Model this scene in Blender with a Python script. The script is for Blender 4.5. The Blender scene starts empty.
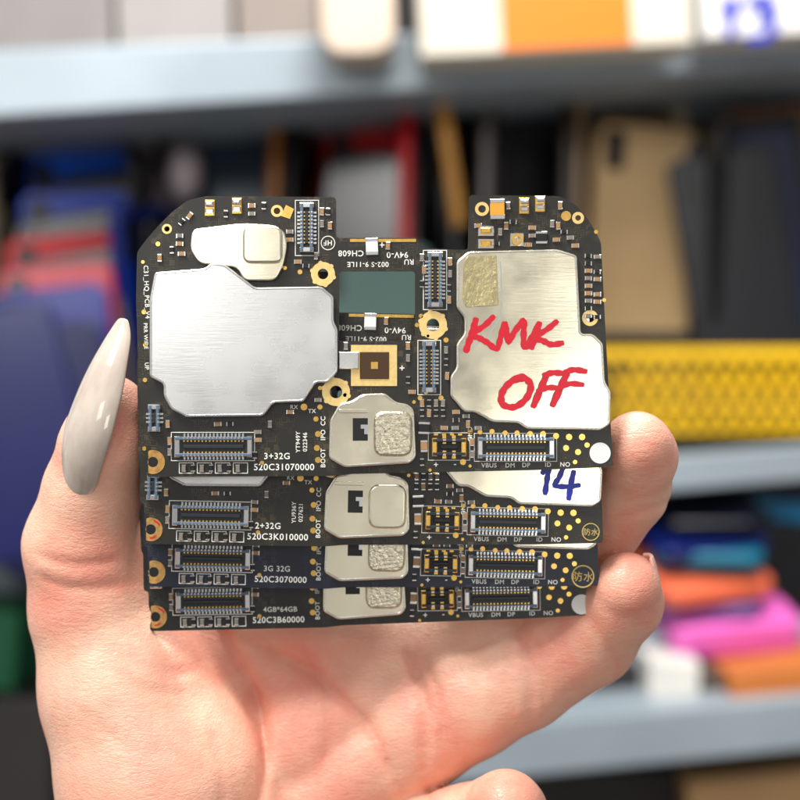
import bpy, bmesh, math, random
import numpy as np
from mathutils import Vector, Matrix
random.seed(7)
S=0.00015      # metres per unit (unit = one photo pixel measured on the front board)
D=1467.0
scene=bpy.context.scene
col=scene.collection
def V(x,y,d): return Vector(((x-400)*S, d*S, (400-y)*S))
def Q(px,py,d):
    f=(D+d)/D
    return (400+(px-400)*f, 400+(py-400)*f, d)
# ---------------------------------------------------------------- materials
def lin(c):
    return tuple(((v/255)/12.92 if v/255<=0.04045 else (((v/255)+0.055)/1.055)**2.4) for v in c)
MATS={}
def mat(name,rgb,rough=0.5,metal=0.0,noise=0.0,nscale=300,bump=0.0,bscale=2000,srgb=True,coat=0,spec=0.5,rvar=0,bdist=0.0002):
    if name in MATS: return MATS[name]
    m=bpy.data.materials.new(name); m.use_nodes=True
    nt=m.node_tree; b=nt.nodes['Principled BSDF']
    c=lin(rgb) if srgb else rgb
    b.inputs['Base Color'].default_value=(*c,1)
    b.inputs['Roughness'].default_value=rough
    b.inputs['Metallic'].default_value=metal
    b.inputs['Coat Weight'].default_value=coat
    b.inputs['Specular IOR Level'].default_value=spec
    tc=nt.nodes.new('ShaderNodeTexCoord')
    if noise>0 or rvar>0:
        n=nt.nodes.new('ShaderNodeTexNoise'); n.inputs['Scale'].default_value=nscale; n.inputs['Detail'].default_value=6
        nt.links.new(tc.outputs['Object'],n.inputs['Vector'])
        mr=nt.nodes.new('ShaderNodeMapRange'); mr.inputs['From Min'].default_value=0.3; mr.inputs['From Max'].default_value=0.7
        mr.inputs['To Min'].default_value=1-noise; mr.inputs['To Max'].default_value=1+noise*0.5
        nt.links.new(n.outputs['Fac'],mr.inputs['Value'])
        mx=nt.nodes.new('ShaderNodeMix'); mx.data_type='RGBA'; mx.blend_type='MULTIPLY'; mx.inputs[0].default_value=1
        mx.inputs[6].default_value=(*c,1)
        nt.links.new(mr.outputs[0],mx.inputs[7]); nt.links.new(mx.outputs[2],b.inputs['Base Color'])
        if rvar>0:
            m2=nt.nodes.new('ShaderNodeMapRange'); m2.inputs['From Min'].default_value=0.3; m2.inputs['From Max'].default_value=0.7
            m2.inputs['To Min'].default_value=rough-rvar; m2.inputs['To Max'].default_value=rough+rvar
            nt.links.new(n.outputs['Fac'],m2.inputs['Value']); nt.links.new(m2.outputs[0],b.inputs['Roughness'])
    if bump>0:
        n=nt.nodes.new('ShaderNodeTexNoise'); n.inputs['Scale'].default_value=bscale; n.inputs['Detail'].default_value=4
        nt.links.new(tc.outputs['Object'],n.inputs['Vector'])
        bp=nt.nodes.new('ShaderNodeBump'); bp.inputs['Strength'].default_value=bump; bp.inputs['Distance'].default_value=bdist
        nt.links.new(n.outputs['Fac'],bp.inputs['Height']); nt.links.new(bp.outputs[0],b.inputs['Normal'])
    MATS[name]=m
    return m
def shield_mat(name,rgb,rough,fine=0.1,wave=0.5,stain=0.12):
    m=mat(name,rgb,rough,1.0,stain,150,0,1500,rvar=0.05)
    nt=m.node_tree; b=nt.nodes['Principled BSDF']; tc=[n for n in nt.nodes if n.type=='TEX_COORD'][0]
    n1=nt.nodes.new('ShaderNodeTexNoise'); n1.inputs['Scale'].default_value=45; n1.inputs['Detail'].default_value=0
    n2=nt.nodes.new('ShaderNodeTexNoise'); n2.inputs['Scale'].default_value=2600; n2.inputs['Detail'].default_value=3
    mp=nt.nodes.new('ShaderNodeMapping'); mp.inputs['Scale'].default_value=(0.12,1,1.5)   # rolled-sheet grain
    nt.links.new(tc.outputs['Object'],n1.inputs['Vector']); nt.links.new(tc.outputs['Object'],mp.inputs['Vector']); nt.links.new(mp.outputs[0],n2.inputs['Vector'])
    b1=nt.nodes.new('ShaderNodeBump'); b1.inputs['Strength'].default_value=wave; b1.inputs['Distance'].default_value=0.0016
    b2=nt.nodes.new('ShaderNodeBump'); b2.inputs['Strength'].default_value=fine; b2.inputs['Distance'].default_value=0.00012
    nt.links.new(n1.outputs['Fac'],b1.inputs['Height']); nt.links.new(n2.outputs['Fac'],b2.inputs['Height'])
    nt.links.new(b1.outputs[0],b2.inputs['Normal']); nt.links.new(b2.outputs[0],b.inputs['Normal'])
    return m
def pcb_mat(name,base,trace):
    m=bpy.data.materials.new(name); m.use_nodes=True
    nt=m.node_tree; b=nt.nodes['Principled BSDF']
    tc=nt.nodes.new('ShaderNodeTexCoord')
    v=nt.nodes.new('ShaderNodeTexVoronoi'); v.feature='F1'; v.distance='CHEBYCHEV'; v.inputs['Scale'].default_value=900
    nt.links.new(tc.outputs['Object'],v.inputs['Vector'])
    w=nt.nodes.new('ShaderNodeMath'); w.operation='PINGPONG'; w.inputs[1].default_value=0.12
    nt.links.new(v.outputs['Distance'],w.inputs[0])
    r=nt.nodes.new('ShaderNodeMapRange'); r.inputs['From Min'].default_value=0.07; r.inputs['From Max'].default_value=0.1
    nt.links.new(w.outputs[0],r.inputs['Value'])
    n=nt.nodes.new('ShaderNodeTexNoise'); n.inputs['Scale'].default_value=220
    nt.links.new(tc.outputs['Object'],n.inputs['Vector'])
    r2=nt.nodes.new('ShaderNodeMapRange'); r2.inputs['From Min'].default_value=0.45; r2.inputs['From Max'].default_value=0.55; r2.inputs['To Max'].default_value=0.75
    nt.links.new(n.outputs['Fac'],r2.inputs['Value'])
    mu=nt.nodes.new('ShaderNodeMath'); mu.operation='MULTIPLY'
    nt.links.new(r.outputs[0],mu.inputs[0]); nt.links.new(r2.outputs[0],mu.inputs[1])
    mx=nt.nodes.new('ShaderNodeMix'); mx.data_type='RGBA'
    mx.inputs[6].default_value=(*lin(base),1); mx.inputs[7].default_value=(*lin(trace),1)
    nt.links.new(mu.outputs[0],mx.inputs[0]); nt.links.new(mx.outputs[2],b.inputs['Base Color'])
    bp=nt.nodes.new('ShaderNodeBump'); bp.inputs['Strength'].default_value=0.3; bp.inputs['Distance'].default_value=0.00005
    nt.links.new(mu.outputs[0],bp.inputs['Height']); nt.links.new(bp.outputs[0],b.inputs['Normal'])
    b.inputs['Roughness'].default_value=0.36
    return m
M_pcb=[pcb_mat('pcb_brown',(32,30,24),(76,66,46)),pcb_mat('pcb_brown2',(34,32,25),(76,66,46)),pcb_mat('pcb_navy',(22,26,42),(46,52,68)),pcb_mat('pcb_dark',(28,28,26),(60,56,44))]
M_shA=shield_mat('shield_bright',(226,226,222),0.27,0.04,0.22,0.02)
M_shB=shield_mat('shield_warm',(240,232,206),0.22,0.05,0.5,0.07)
M_shC=mat('shield_grain',(220,212,186),0.24,1.0,0.2,2200,0.8,2500)
M_shD=mat('shield_brown',(206,192,146),0.26,1.0,0.22,900,0.3,1500)
M_silver=mat('tin',(228,228,226),0.2,1.0)
M_gold=mat('gold',(242,196,104),0.25,0.9,0.15,1500)
M_pale=mat('gold_pale',(244,212,140),0.36,0.65,0.12,1500)
M_copper=mat('worn_copper',(192,148,84),0.45,0.5,0.45,900)
M_brown=mat('pad_brown',(70,46,22),0.4,0.2)
M_silk=mat('silk_white',(236,236,226),0.6)
M_silkg=mat('silk_gold',(224,194,112),0.5,0.2)
M_black=mat('black_plastic',(10,10,11),0.45)
M_house=mat('housing_slate',(88,106,124),0.4)
M_housed=mat('housing_dark',(34,38,44),0.4)
M_tan=mat('cap_tan',(164,126,84),0.5)
M_grey=mat('cap_grey',(128,120,110),0.5)
M_orange=mat('cap_orange',(230,156,50),0.4)
M_white=mat('white_ceramic',(236,236,232),0.5)
M_red=mat('red_ink',(198,6,36),0.35)
M_blue=mat('blue_ink',(10,36,180),0.35)
# ---------------------------------------------------------------- mesh builder
class MB:
    def __init__(s): s.v=[];s.f=[];s.m=[];s.sm=[]
    def box(s,x0,x1,y0,y1,d0,d1,mi=0,ch=0):
        b=len(s.v); dn,df=min(d0,d1),max(d0,d1)
        if ch>0:
            for (xx0,xx1,yy0,yy1,dd) in ((x0,x1,y0,y1,df),(x0,x1,y0,y1,dn+ch),(x0+ch,x1-ch,y0+ch,y1-ch,dn)):
                s.v+=[(xx0,yy0,dd),(xx1,yy0,dd),(xx1,yy1,dd),(xx0,yy1,dd)]
            s._rings(b,4,3,mi,False)
        else:
            for dd in (df,dn):
                s.v+=[(x0,y0,dd),(x1,y0,dd),(x1,y1,dd),(x0,y1,dd)]
            s._rings(b,4,2,mi,False)
    def _rings(s,b,n,k,mi,smooth,capmi=None):
        for r in range(k-1):
            for i in range(n):
                j=(i+1)%n
                s.f.append((b+r*n+i,b+(r+1)*n+i,b+(r+1)*n+j,b+r*n+j)); s.m.append(mi); s.sm.append(smooth)
        s.f.append(tuple(b+(k-1)*n+i for i in range(n))[::-1]); s.m.append(mi if capmi is None else capmi); s.sm.append(False)
        s.f.append(tuple(b+i for i in range(n))); s.m.append(mi); s.sm.append(False)
    def loft(s,rings,mi=0,smooth=True,capmi=None):
        b=len(s.v); n=len(rings[0])
        for r in rings: s.v+=list(r)
        s._rings(b,n,len(rings),mi,smooth,capmi)
    def plate(s,poly,d0,h,bev=3,mi=0,capmi=None):
        r=[[(x,y,d0) for x,y in poly],[(x,y,d0-h+bev*0.9) for x,y in poly]]
        for a in (0.3,0.65,1.0):
            o=offset(poly,bev*(1-math.cos(a*math.pi/2)))
            r.append([(x,y,d0-h+bev*0.9*(1-math.sin(a*math.pi/2))) for x,y in o])
        s.loft(r,mi,True,capmi)
    def rim(s,poly,prof,mi=0):
        n=len(poly); b=len(s.v)
        for o_,h_ in prof: s.v+=[(x,y,h_) for x,y in offset(poly,o_)]
        for k in range(len(prof)-1):
            for i in range(n):
                j=(i+1)%n
                s.f.append((b+k*n+i,b+(k+1)*n+i,b+(k+1)*n+j,b+k*n+j)); s.m.append(mi); s.sm.append(True)
    def disc(s,cx,cy,r,d0,h,mi=0,n=20): 
        s.loft([[(cx+r*math.cos(t),cy+r*math.sin(t),dd) for t in [2*math.pi*i/n for i in range(n)]] for dd in (d0,d0-h)],mi,False)
    def ring(s,cx,cy,r0,r1,d0,h,mi=0,n=28):
        b=len(s.v)
        for i in range(n):
            t=2*math.pi*i/n; c,q=math.cos(t),math.sin(t)
            s.v+=[(cx+r1*c,cy+r1*q,d0),(cx+r1*c,cy+r1*q,d0-h),(cx+r0*c,cy+r0*q,d0-h),(cx+r0*c,cy+r0*q,d0)]
        for i in range(n):
            j=(i+1)%n
            for k in range(4):
                l=(k+1)%4
                s.f.append((b+4*i+k,b+4*i+l,b+4*j+l,b+4*j+k)); s.m.append(mi); s.sm.append(False)
    def ribbon(s,pts,w,d,mi=0,slope=0.006):
        p=catmull(pts,6); n=len(p); b=len(s.v)
        for i in range(n):
            a=p[max(0,i-1)];c=p[min(n-1,i+1)]
            tx,ty=c[0]-a[0],c[1]-a[1]; l=math.hypot(tx,ty) or 1
            nx,ny=-ty/l,tx/l
            e=min(i,n-1-i); ww=w/2*(0.6 if e==0 else 0.9 if e==1 else 1+0.14*math.sin(i*1.7))
            s.v+=[(p[i][0]+nx*ww,p[i][1]+ny*ww,d-slope*i),(p[i][0]-nx*ww,p[i][1]-ny*ww,d-slope*i)]
        for i in range(n-1):
            s.f.append((b+2*i,b+2*i+1,b+2*i+3,b+2*i+2)); s.m.append(mi); s.sm.append(False)
    def make(s,name,mats,parent=None,pb=None,recalc=True,keep=None):
        P=[V(*p) for p in s.v]
        mn=Vector([min(p[i] for p in P) for i in range(3)]); mxx=Vector([max(p[i] for p in P) for i in range(3)])
        c=(mn+mxx)/2
        me=bpy.data.meshes.new(name); me.from_pydata([p-c for p in P],[],s.f)
        for mm in mats: me.materials.append(mm)
        for i,p in enumerate(me.polygons):
            p.material_index=s.m[i]; p.use_smooth=s.sm[i]
        if recalc:
            bm=bmesh.new(); bm.from_mesh(me); bmesh.ops.recalc_face_normals(bm,faces=bm.faces); bm.to_mesh(me); bm.free()
        o=bpy.data.objects.new(name,me); col.objects.link(o)
        if parent: o.parent=parent; o.location=c-pb
        else: o.location=c
        return o
def catmull(pts,k):
    if len(pts)<3:
        a,b=pts; return [tuple(a[j]+(b[j]-a[j])*i/k for j in range(len(a))) for i in range(k+1)]
    out=[]; P=[pts[0]]+list(pts)+[pts[-1]]
    for i in range(1,len(P)-2):
        for q in range(k):
            t=q/k
            out.append(tuple(0.5*((2*P[i][j])+(-P[i-1][j]+P[i+1][j])*t+(2*P[i-1][j]-5*P[i][j]+4*P[i+1][j]-P[i+2][j])*t*t+(-P[i-1][j]+3*P[i][j]-3*P[i+1][j]+P[i+2][j])*t**3) for j in range(len(pts[0]))))
    out.append(tuple(pts[-1])); return out
def rnd(poly,r,k=4):
    out=[];n=len(poly)
    for i in range(n):
        a=Vector(poly[i-1]);b=Vector(poly[i]);c=Vector(poly[(i+1)%n])
        la=(a-b).length; lc=(c-b).length; rr=min(r,la*0.45,lc*0.45)
        p=b+(a-b)/la*rr; q=b+(c-b)/lc*rr
        for j in range(k+1):
            t=j/k; out.append(tuple((1-t)**2*p+2*t*(1-t)*b+t*t*q))
    return out
def offset(poly,o):
    n=len(poly); ar=sum(poly[i][0]*poly[(i+1)%n][1]-poly[(i+1)%n][0]*poly[i][1] for i in range(n))
    sg=1 if ar>0 else -1; out=[]
    for i in range(n):
        a=poly[i-1];c=poly[(i+1)%n]; tx,ty=c[0]-a[0],c[1]-a[1]; l=math.hypot(tx,ty) or 1
        out.append((poly[i][0]-ty/l*o*sg,poly[i][1]+tx/l*o*sg))
    return out
def rect(x0,y0,x1,y1): return [(x0,y0),(x1,y0),(x1,y1),(x0,y1)]
def circ(cx,cy,r,n=24): return [(cx+r*math.cos(2*math.pi*i/n),cy+r*math.sin(2*math.pi*i/n)) for i in range(n)]
def curve_mesh(cu):
    o=bpy.data.objects.new('tmp',cu); col.objects.link(o)
    bpy.context.view_layer.update()
    me=bpy.data.meshes.new_from_object(o.evaluated_get(bpy.context.evaluated_depsgraph_get()))
    bpy.data.objects.remove(o); bpy.data.curves.remove(cu)
    vs=[tuple(v.co) for v in me.vertices]; fs=[tuple(p.vertices) for p in me.polygons]
    bpy.data.meshes.remove(me)
    return vs,fs
def extrude_poly(polys,d0,d1):
    cu=bpy.data.curves.new('c','CURVE'); cu.dimensions='2D'; cu.fill_mode='BOTH'; cu.extrude=abs(d1-d0)/2
    for P in polys:
        sp=cu.splines.new('POLY'); sp.points.add(len(P)-1)
        for i,(x,y) in enumerate(P): sp.points[i].co=(x,-y,0,1)
        sp.use_cyclic_u=True
    vs,fs=curve_mesh(cu); mid=(d0+d1)/2
    mb=MB(); mb.v=[(x,-y,mid-z) for x,y,z in vs]; mb.f=fs; mb.m=[0]*len(fs); mb.sm=[False]*len(fs)
    return mb
TC={}
def text_into(mb,txt,cx,cy,h,ang=0,d=-0.6,mi=0,bold=0.012,xs=1.0):
    key=(txt,bold)
    if key not in TC:
        cu=bpy.data.curves.new('t','FONT'); cu.body=txt; cu.align_x='CENTER'; cu.align_y='CENTER'; cu.offset=bold; cu.resolution_u=3; cu.size=1; cu.space_character=1.08
        TC[key]=curve_mesh(cu)
    vs,fs=TC[key]
    if not vs: return
    k=h/0.7; a=math.radians(ang); b=len(mb.v)
    my=(min(v[1] for v in vs)+max(v[1] for v in vs))/2
    for x,y,z in vs:
        u,w=x*k*xs,-(y-my)*k
        mb.v.append((cx+u*math.cos(a)-w*math.sin(a),cy+u*math.sin(a)+w*math.cos(a),d))
    for f in fs: mb.f.append(tuple(b+i for i in f)); mb.m.append(mi); mb.sm.append(False)
# ---------------------------------------------------------------- boards
OUT=[(137,252),(146,240),(158,226),(172,212),(188,200),(206,196),(336,197),(336,238),(418,238),(420,248),(468,250),(469,195),(560,196),(577,206),(590,222),(601,242),(606,340),(613,467),(540,470),(350,474),(330,476),(147,477),(147,470),(150,462),(146,452),(146,436),(141,434),(141,396),(139,392),(136,300)]
RINGS=[(323,274,5,12),(433,325,6,14),(336,392,6,14),(277,211,3,6),(482,209,3.5,7),(578,218,2.5,6),(590,318,4,8),(167,229,2.5,5)]
SH={
 'A':[(193,230),(243,224),(275,226),(285,232),(288,246),(284,266),(276,281),(245,281),(238,268),(200,264),(191,250)],
 'B':[(151,300),(156,273),(206,269),(213,263),(226,265),(256,288),(322,287),(334,297),(334,322),(338,330),(338,372),(328,383),(316,383),(304,402),(274,403),(264,416),(188,417),(172,409),(165,396),(165,384),(151,377)],
 'C':[(330,420),(340,403),(352,401),(362,394),(385,393),(396,402),(408,404),(414,410),(416,457),(410,463),(345,467),(329,458)],
 'D':[(456,262),(468,252),(556,250),(576,256),(578,296),(580,334),(592,334),(602,344),(604,382),(610,392),(609,424),(600,430),(526,429),(518,423),(492,422),(474,412),(464,412),(450,396),(450,376),(456,368),(456,344),(464,334),(464,318),(456,308)],
}
def connector(cx,cy,w,h,vert=False,gold=False,pitch=3.5):
    mb=MB(); L,W=(w,h)
    def B(u0,u1,v0,v1,a,b,mi,ch=0):
        if vert: mb.box(cx+v0,cx+v1,cy+u0,cy+u1,a,b,mi,ch)
        else: mb.box(cx+u0,cx+u1,cy+v0,cy+v1,a,b,mi,ch)
    hl,hw=L/2,W/2
    B(-hl+1,hl-1,-hw+3,hw-3,0,-2.5,1)
    B(-hl,hl,-hw+2.6,-hw+6,0,-7.5,0,0.7); B(-hl,hl,hw-6,hw-2.6,0,-7.5,0,0.7)
    B(-hl-0.6,-hl+4.5,-hw+2,hw-2,0,-7,2 if not gold else 3,0.7); B(hl-4.5,hl+0.6,-hw+2,hw-2,0,-7,2 if not gold else 3,0.7)
    B(-hl+8,hl-8,-1.7,1.7,-2.5,-6.2,1,0.4)
    n=int((L-14)/pitch)
    for i in range(n):
        u=-hl+7+(L-14)*(i+0.5)/n
        for sg in (-1,1):
            a,b=sorted((sg*(hw+0.6),sg*(hw-2.8)))
            B(u-pitch*0.27,u+pitch*0.27,a,b,0,-2.2,2 if not gold else 3)
            a,b=sorted((sg*(hw-5.9),sg*(hw-7.6)))
            B(u-pitch*0.25,u+pitch*0.25,a,b,-2.5,-5.6,3)
            a,b=sorted((sg*(hw-2.9),sg*(hw-4.6)))
            B(u-pitch*0.22,u+pitch*0.22,a,b,-7.5,-7.75,2)
    return mb
def smd_mesh(name,w,l,h,m):
    mb=MB(); mb.box(-w/2,w/2,-l/2*0.62,l/2*0.62,0,-h,0,0.3)
    mb.box(-w/2-0.15,w/2+0.15,-l/2,-l/2*0.6,0,-h-0.2,1,0.4); mb.box(-w/2-0.15,w/2+0.15,l/2*0.6,l/2,0,-h-0.2,1,0.4)
    mb.v=[(x+400,y+400,d) for x,y,d in mb.v]
    o=mb.make(name,[m,M_silver]); me=o.data
    for v in me.vertices: v.co+=o.location
    bpy.data.objects.remove(o); return me
SMD={'t':smd_mesh('capacitor',4.2,8,3,M_tan),'g':smd_mesh('capacitor',4,7.5,3,M_grey),'k':smd_mesh('resistor',4,7.5,2,M_black),'T':smd_mesh('capacitor',7,12,5,M_tan),'K':smd_mesh('inductor',11,12,6,M_black),'O':smd_mesh('tantalum_capacitor',14,20,8,M_orange),'W':smd_mesh('sensor_chip',12,17,5,M_white)}
PN={'t':'capacitor','g':'capacitor','k':'resistor','T':'capacitor','K':'inductor','O':'tantalum_capacitor','W':'sensor_chip'}
def smds():
    L=[]
    L+=[(497,210,0,'O'),(372,247,0,'W')]
    for i,x in enumerate(range(184,246,9)): L.append((x,468,0,'k' if i%2 else 'g'))
    for x,y,r,t in [(258,440,90,'t'),(258,432,90,'g'),(170,441,0,'t'),(170,452,0,'g'),(255,455,0,'k')]: L.append((x,y,r,t))
    for x in range(422,450,7):
        for y in (403,413): L.append((x,y,0,random.choice('tgk')))
    L+=[(424,428,0,'K'),(424,446,0,'T'),(456,412,90,'t'),(456,420,90,'k'),(466,416,90,'g'),(444,428,90,'t'),(455,428,90,'g'),(468,424,0,'t'),(478,428,90,'g'),(472,442,0,'t'),(472,454,0,'g'),(422,462,0,'k')]
    L+=[(190,216,40,'t'),(182,222,40,'k'),(226,214,0,'k'),(252,206,90,'t'),(252,214,90,'g'),(264,206,0,'k'),(290,232,90,'g'),(290,240,90,'t'),(322,212,0,'t'),(328,212,0,'k'),(322,224,0,'g'),(330,226,0,'t'),(298,262,90,'t'),(306,266,90,'k'),(316,256,0,'g'),(180,236,90,'g'),(180,244,90,'t'),(172,250,0,'k'),(182,254,90,'t')]
    L+=[(422,258,0,'g'),(424,270,0,'t'),(422,284,0,'k'),(450,262,0,'t'),(450,274,0,'g'),(449,288,0,'k'),(449,300,0,'t'),(388,246,0,'t'),(408,346,0,'t'),(408,358,0,'g'),(408,380,0,'k'),(412,392,90,'t'),(446,350,0,'g'),(446,362,0,'k'),(447,376,0,'t'),(344,358,0,'t'),(346,346,0,'g')]
    for x,y,r,t in [(478,226,90,'t'),(500,232,0,'g'),(506,226,0,'t'),(513,222,90,'k'),(532,228,90,'t'),(532,236,90,'g'),(541,238,0,'K'),(552,224,0,'g'),(558,226,0,'t'),(564,232,90,'k'),(556,240,90,'t'),(570,238,90,'g'),(496,244,90,'k'),(528,245,90,'t'),(575,246,90,'t'),(508,206,0,'g'),(560,206,0,'t')]: L.append((x,y,r,t))
    for i in range(9):
        y=256+i*7.5
        L.append((588,y,90,random.choice('tgk')))
        if i%3!=1 : L.append((597,y+1,90,random.choice('gkt')))
    L+=[(160,258,0,'t')]
    for x,y,r,t in [(290,412,90,'t'),(318,400,90,'g'),(230,424,90,'k'),(218,424,90,'t'),(270,424,0,'g'),(168,424,0,'t')]: L.append((x,y,r,t))
    return L
PB=(380,470,0)
def build_board(idx,dispx,dispy,depth,rot,label,texts,hand):
    root=bpy.data.objects.new('circuit_board',None); col.objects.link(root); root.empty_display_size=0.01
    pb=V(*PB); root.location=V(*Q(dispx,dispy,depth)); root.rotation_euler=(0,math.radians(rot),0)
    root['label']=label; root['category']='circuit board'; root['group']='phone main boards stacked in the hand'
    holes=[rnd(rect(339,271,415,341),3)]+[circ(x,y,a) for x,y,a,b in RINGS]
    mb=extrude_poly([rnd(OUT,4,3)]+holes,0,5)
    mb.make('substrate',[M_pcb[idx]],root,pb,recalc=False)
    def shield(poly,h,m,extra=None,name='metal_shield',r=6,lab=None,bev=1.1):
        mb=MB(); P=rnd(poly,r); mb.plate(P,0,h,bev,0)
        if extra: extra(mb)
        o=mb.make(name,[m,M_shC,M_black,M_shD,M_silver],root,pb)
        if lab: o['label']=lab
        return o
    def exA(mb): mb.plate(rnd(rect(244,228,283,264),8),-8,5,2.2,0)
    def exB(mb):
        mb.box(339,359,352,369,0,-5,0,0.8)
        mb.rim(rnd(SH['B'],3.4),((1.3,-9.02),(1.6,-9.6),(2.1,-9.6),(2.5,-9.02)),4)
    def exC(mb):
        mb.plate(rnd(rect(374,411,412,456),11),-8,5,2.6,0 if idx==1 else 1)
        # black opening with a small metal tongue
        mb.box(353,368,418,440.5,-8.05,-8.4,2); mb.box(361,368,424.5,428.5,-8.4,-9.2,4); mb.box(364.5,368,428.5,434,-8.4,-9.2,4)
        mb.plate(rnd(rect(339,409,368,413),1.5),-8,1.2,0.6,0)
        mb.rim(rnd(SH['C'],4),((1.3,-8.02),(1.6,-8.5),(2.1,-8.5),(2.5,-8.02)),4)
    def exD(mb):
        mb.plate(rnd([(467,257),(496,256),(498,306),(466,308),(462,300),(463,264)],2),-8,0.7,0.4,3)
        mb.ribbon([(500,262),(501,300),(499,318),(486,336),(470,350)],1.2,-8.1,4)
        mb.ribbon([(588,348),(590,380),(592,412),(560,414)],1.0,-8.1,4)
        mb.rim(rnd(SH['D'],3.4),((1.3,-8.02),(1.6,-8.5),(2.1,-8.5),(2.5,-8.02)),4)
    shield(SH['A'],8,M_shB,exA,lab='small stepped metal shield')
    shield(SH['B'],9,M_shA,exB,r=3.4,lab='large bright silver stepped metal shield')
    shield(SH['C'],8,M_shB,exC,name='socket_shield',r=4,lab='card socket shield with raised grainy dome and black slot')
    shield(SH['D'],8,M_shB,exD,r=3.4,lab='tall warm silver shield marked by hand')
    mb=MB(); mb.box(165,320,290,410,5,12.5,0); mb.make('rear_shield',[M_shA],root,pb)
    mb=MB(); mb.box(470,590,290,412,5,12.5,0); mb.make('rear_shield',[M_shA],root,pb)
    cs=[(214,446.5,76,25,False,False),(515.5,447.5,75,25,False,False),(307,228,48,18,True,False),(435,280,54,19,True,False),(429,367,50,18,True,False),(155,418,26,16,True,False)]
    for c in cs:
        connector(*c).make('board_connector',[M_house,M_housed,M_silver,M_gold],root,pb)
    connector(449,447,33,22,False,True,7).make('battery_connector',[M_housed,M_black,M_silver,M_gold],root,pb)
    for i,(x,y,a,b) in enumerate(RINGS):
        mb=MB(); mb.ring(x,y,a+0.3,b,0,0.6,0)
        if b>=12:
            for k in range(6):
                t=k*math.pi/3+0.3; mb.disc(x+(b-0.8)*math.cos(t),y+(b-0.8)*math.sin(t),2.3,0,0.75,0,10)
        mb.make('mounting_hole',[M_pale],root,pb)
    mb=extrude_poly([[(max(x,148.4),min(y,475.5)) for x,y in circ(153,462,12,40)],circ(153,462,5.2)],-0.7,-0.1)
    mb.disc(153,462,4.9,0,0.3,1)
    if idx in (1,3): mb.ribbon([(156,453),(160,455),(162,458)],1.8,-0.9,2); mb.ribbon([(158,468),(156,470),(152,471)],1.6,-0.9,2)
    mb.make('mounting_hole',[M_copper,M_black,M_red],root,pb)
    mb=MB()
    mb.box(351,397,345,386,0,-1,0); mb.box(360,389,352,379,-1,-2.4,1,0.5); mb.box(371,378,362,369,-2.4,-2.9,2)
    mb.make('antenna_pad',[M_pale,M_brown,M_gold],root,pb)
    mb=MB()
    mb.box(350,416,239,242,0,-0.8,0)
    for x,y,r in [(304,407,3.4),(320,407,2.6),(316,419,2.6),(318,434,3),(317,448,3),(318,460,3),(262,463,2.2),(420,398,2.4),(426,392,2.2),(441,398,2.6),(480,432,2.4),(492,431.5,2.6),(505,433,2.6),(517,433,2.6),(530,434,3),(543,434,3),(556,436,3),(569,437,3.2),(582,437,3.2),(566,448,3),(578,452,3),(587,445,2.6),(575,462,2.2),(470,432,2.4),(463,462,3),(430,470,1.6),(143,262,1.8),(144,312,2.4),(145,345,2),(145,380,2.2),(158,244,2.4),(566,216,5),(470,466,1.6),(446,340,2.6),(421,316,2.2),(417,325,2.2),(596,232,2),(604,300,2),(300,272,2.4),(285,268,2),(345,395,2),(320,388,2),(414,402,1.8)]:
        mb.disc(x,y,r,0,0.6,0,14)
    for x,y in [(428,336)]: mb.disc(x,y,1.5,0,0.6,0,10)
    mb.loft([[(286,205,dd),(294,209,dd),(290,219,dd),(281,216,dd)] for dd in (0,-0.7)],0,False)
    for i in range(4):
        mb.box(434+i*8,438+i*8,433.5,435.4,0,-0.9,0)
    mb.make('contact_pads',[M_gold],root,pb)
    for (x,y,g) in [(210,208,0),(237,206,0),(486,231,1),(486,244,1),(524,206,0),(540,204,0)]:
        m2=MB(); 
        if g: m2.box(x-8,x+8,y-5,y+5,0,-2,0,0.6); m2.box(x-6,x+5,y-3,y+3,-2,-6,1,1.2); m2.box(x+5,x+8,y-2,y+2,-2,-4,0,0.6)
        else: m2.box(x-5,x+5,y-8,y+8,0,-2,1,0.6); m2.box(x-4,x+4,y-6,y-1,-2,-8,0,1.5); m2.box(x-4,x+4,y+1,y+6,-2,-5,0,1)
        m2.make('spring_contact',[M_silver,M_gold],root,pb)
    mb=MB(); mb.box(510,524,233,247,0,-2.5,0,0.8); mb.ring(517,240,3,6,-2.5,4,1); mb.disc(517,240,1.4,-2.5,3,2,10); mb.make('coaxial_socket',[M_silver,M_gold,M_gold],root,pb)
    mb=MB(); 
    if idx in(0,3): mb.disc(600,453 if idx==0 else 456,10.5,0,1,0,28); mb.make('round_sticker',[M_white],root,pb)
    elif idx==1:
        mb.ring(600,456,8.2,9.0,0,0.6,0); text_into(mb,"防水",600,456,5.4,0,-0.6,0,0.0); mb.make('round_mark',[M_silkg],root,pb)
    else:
        mb.ring(596,458,10.5,11.8,0,0.6,0); text_into(mb,"防水",596,458,7.6,0,-0.6,0,0.0); mb.make('round_mark',[M_silkg],root,pb)
    st=random.getstate(); random.seed(3); L=smds(); random.setstate(st)
    for x,y,r,t in L:
        if idx>0 and y<392 and not(236<y<262 and 335<x<420): continue
        o=bpy.data.objects.new(PN[t],SMD[t]); col.objects.link(o); o.parent=root
        o.location=V(x,y,0)-pb; o.rotation_euler=(0,math.radians(r+random.uniform(-3,3)),0)
    mb=MB()
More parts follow.
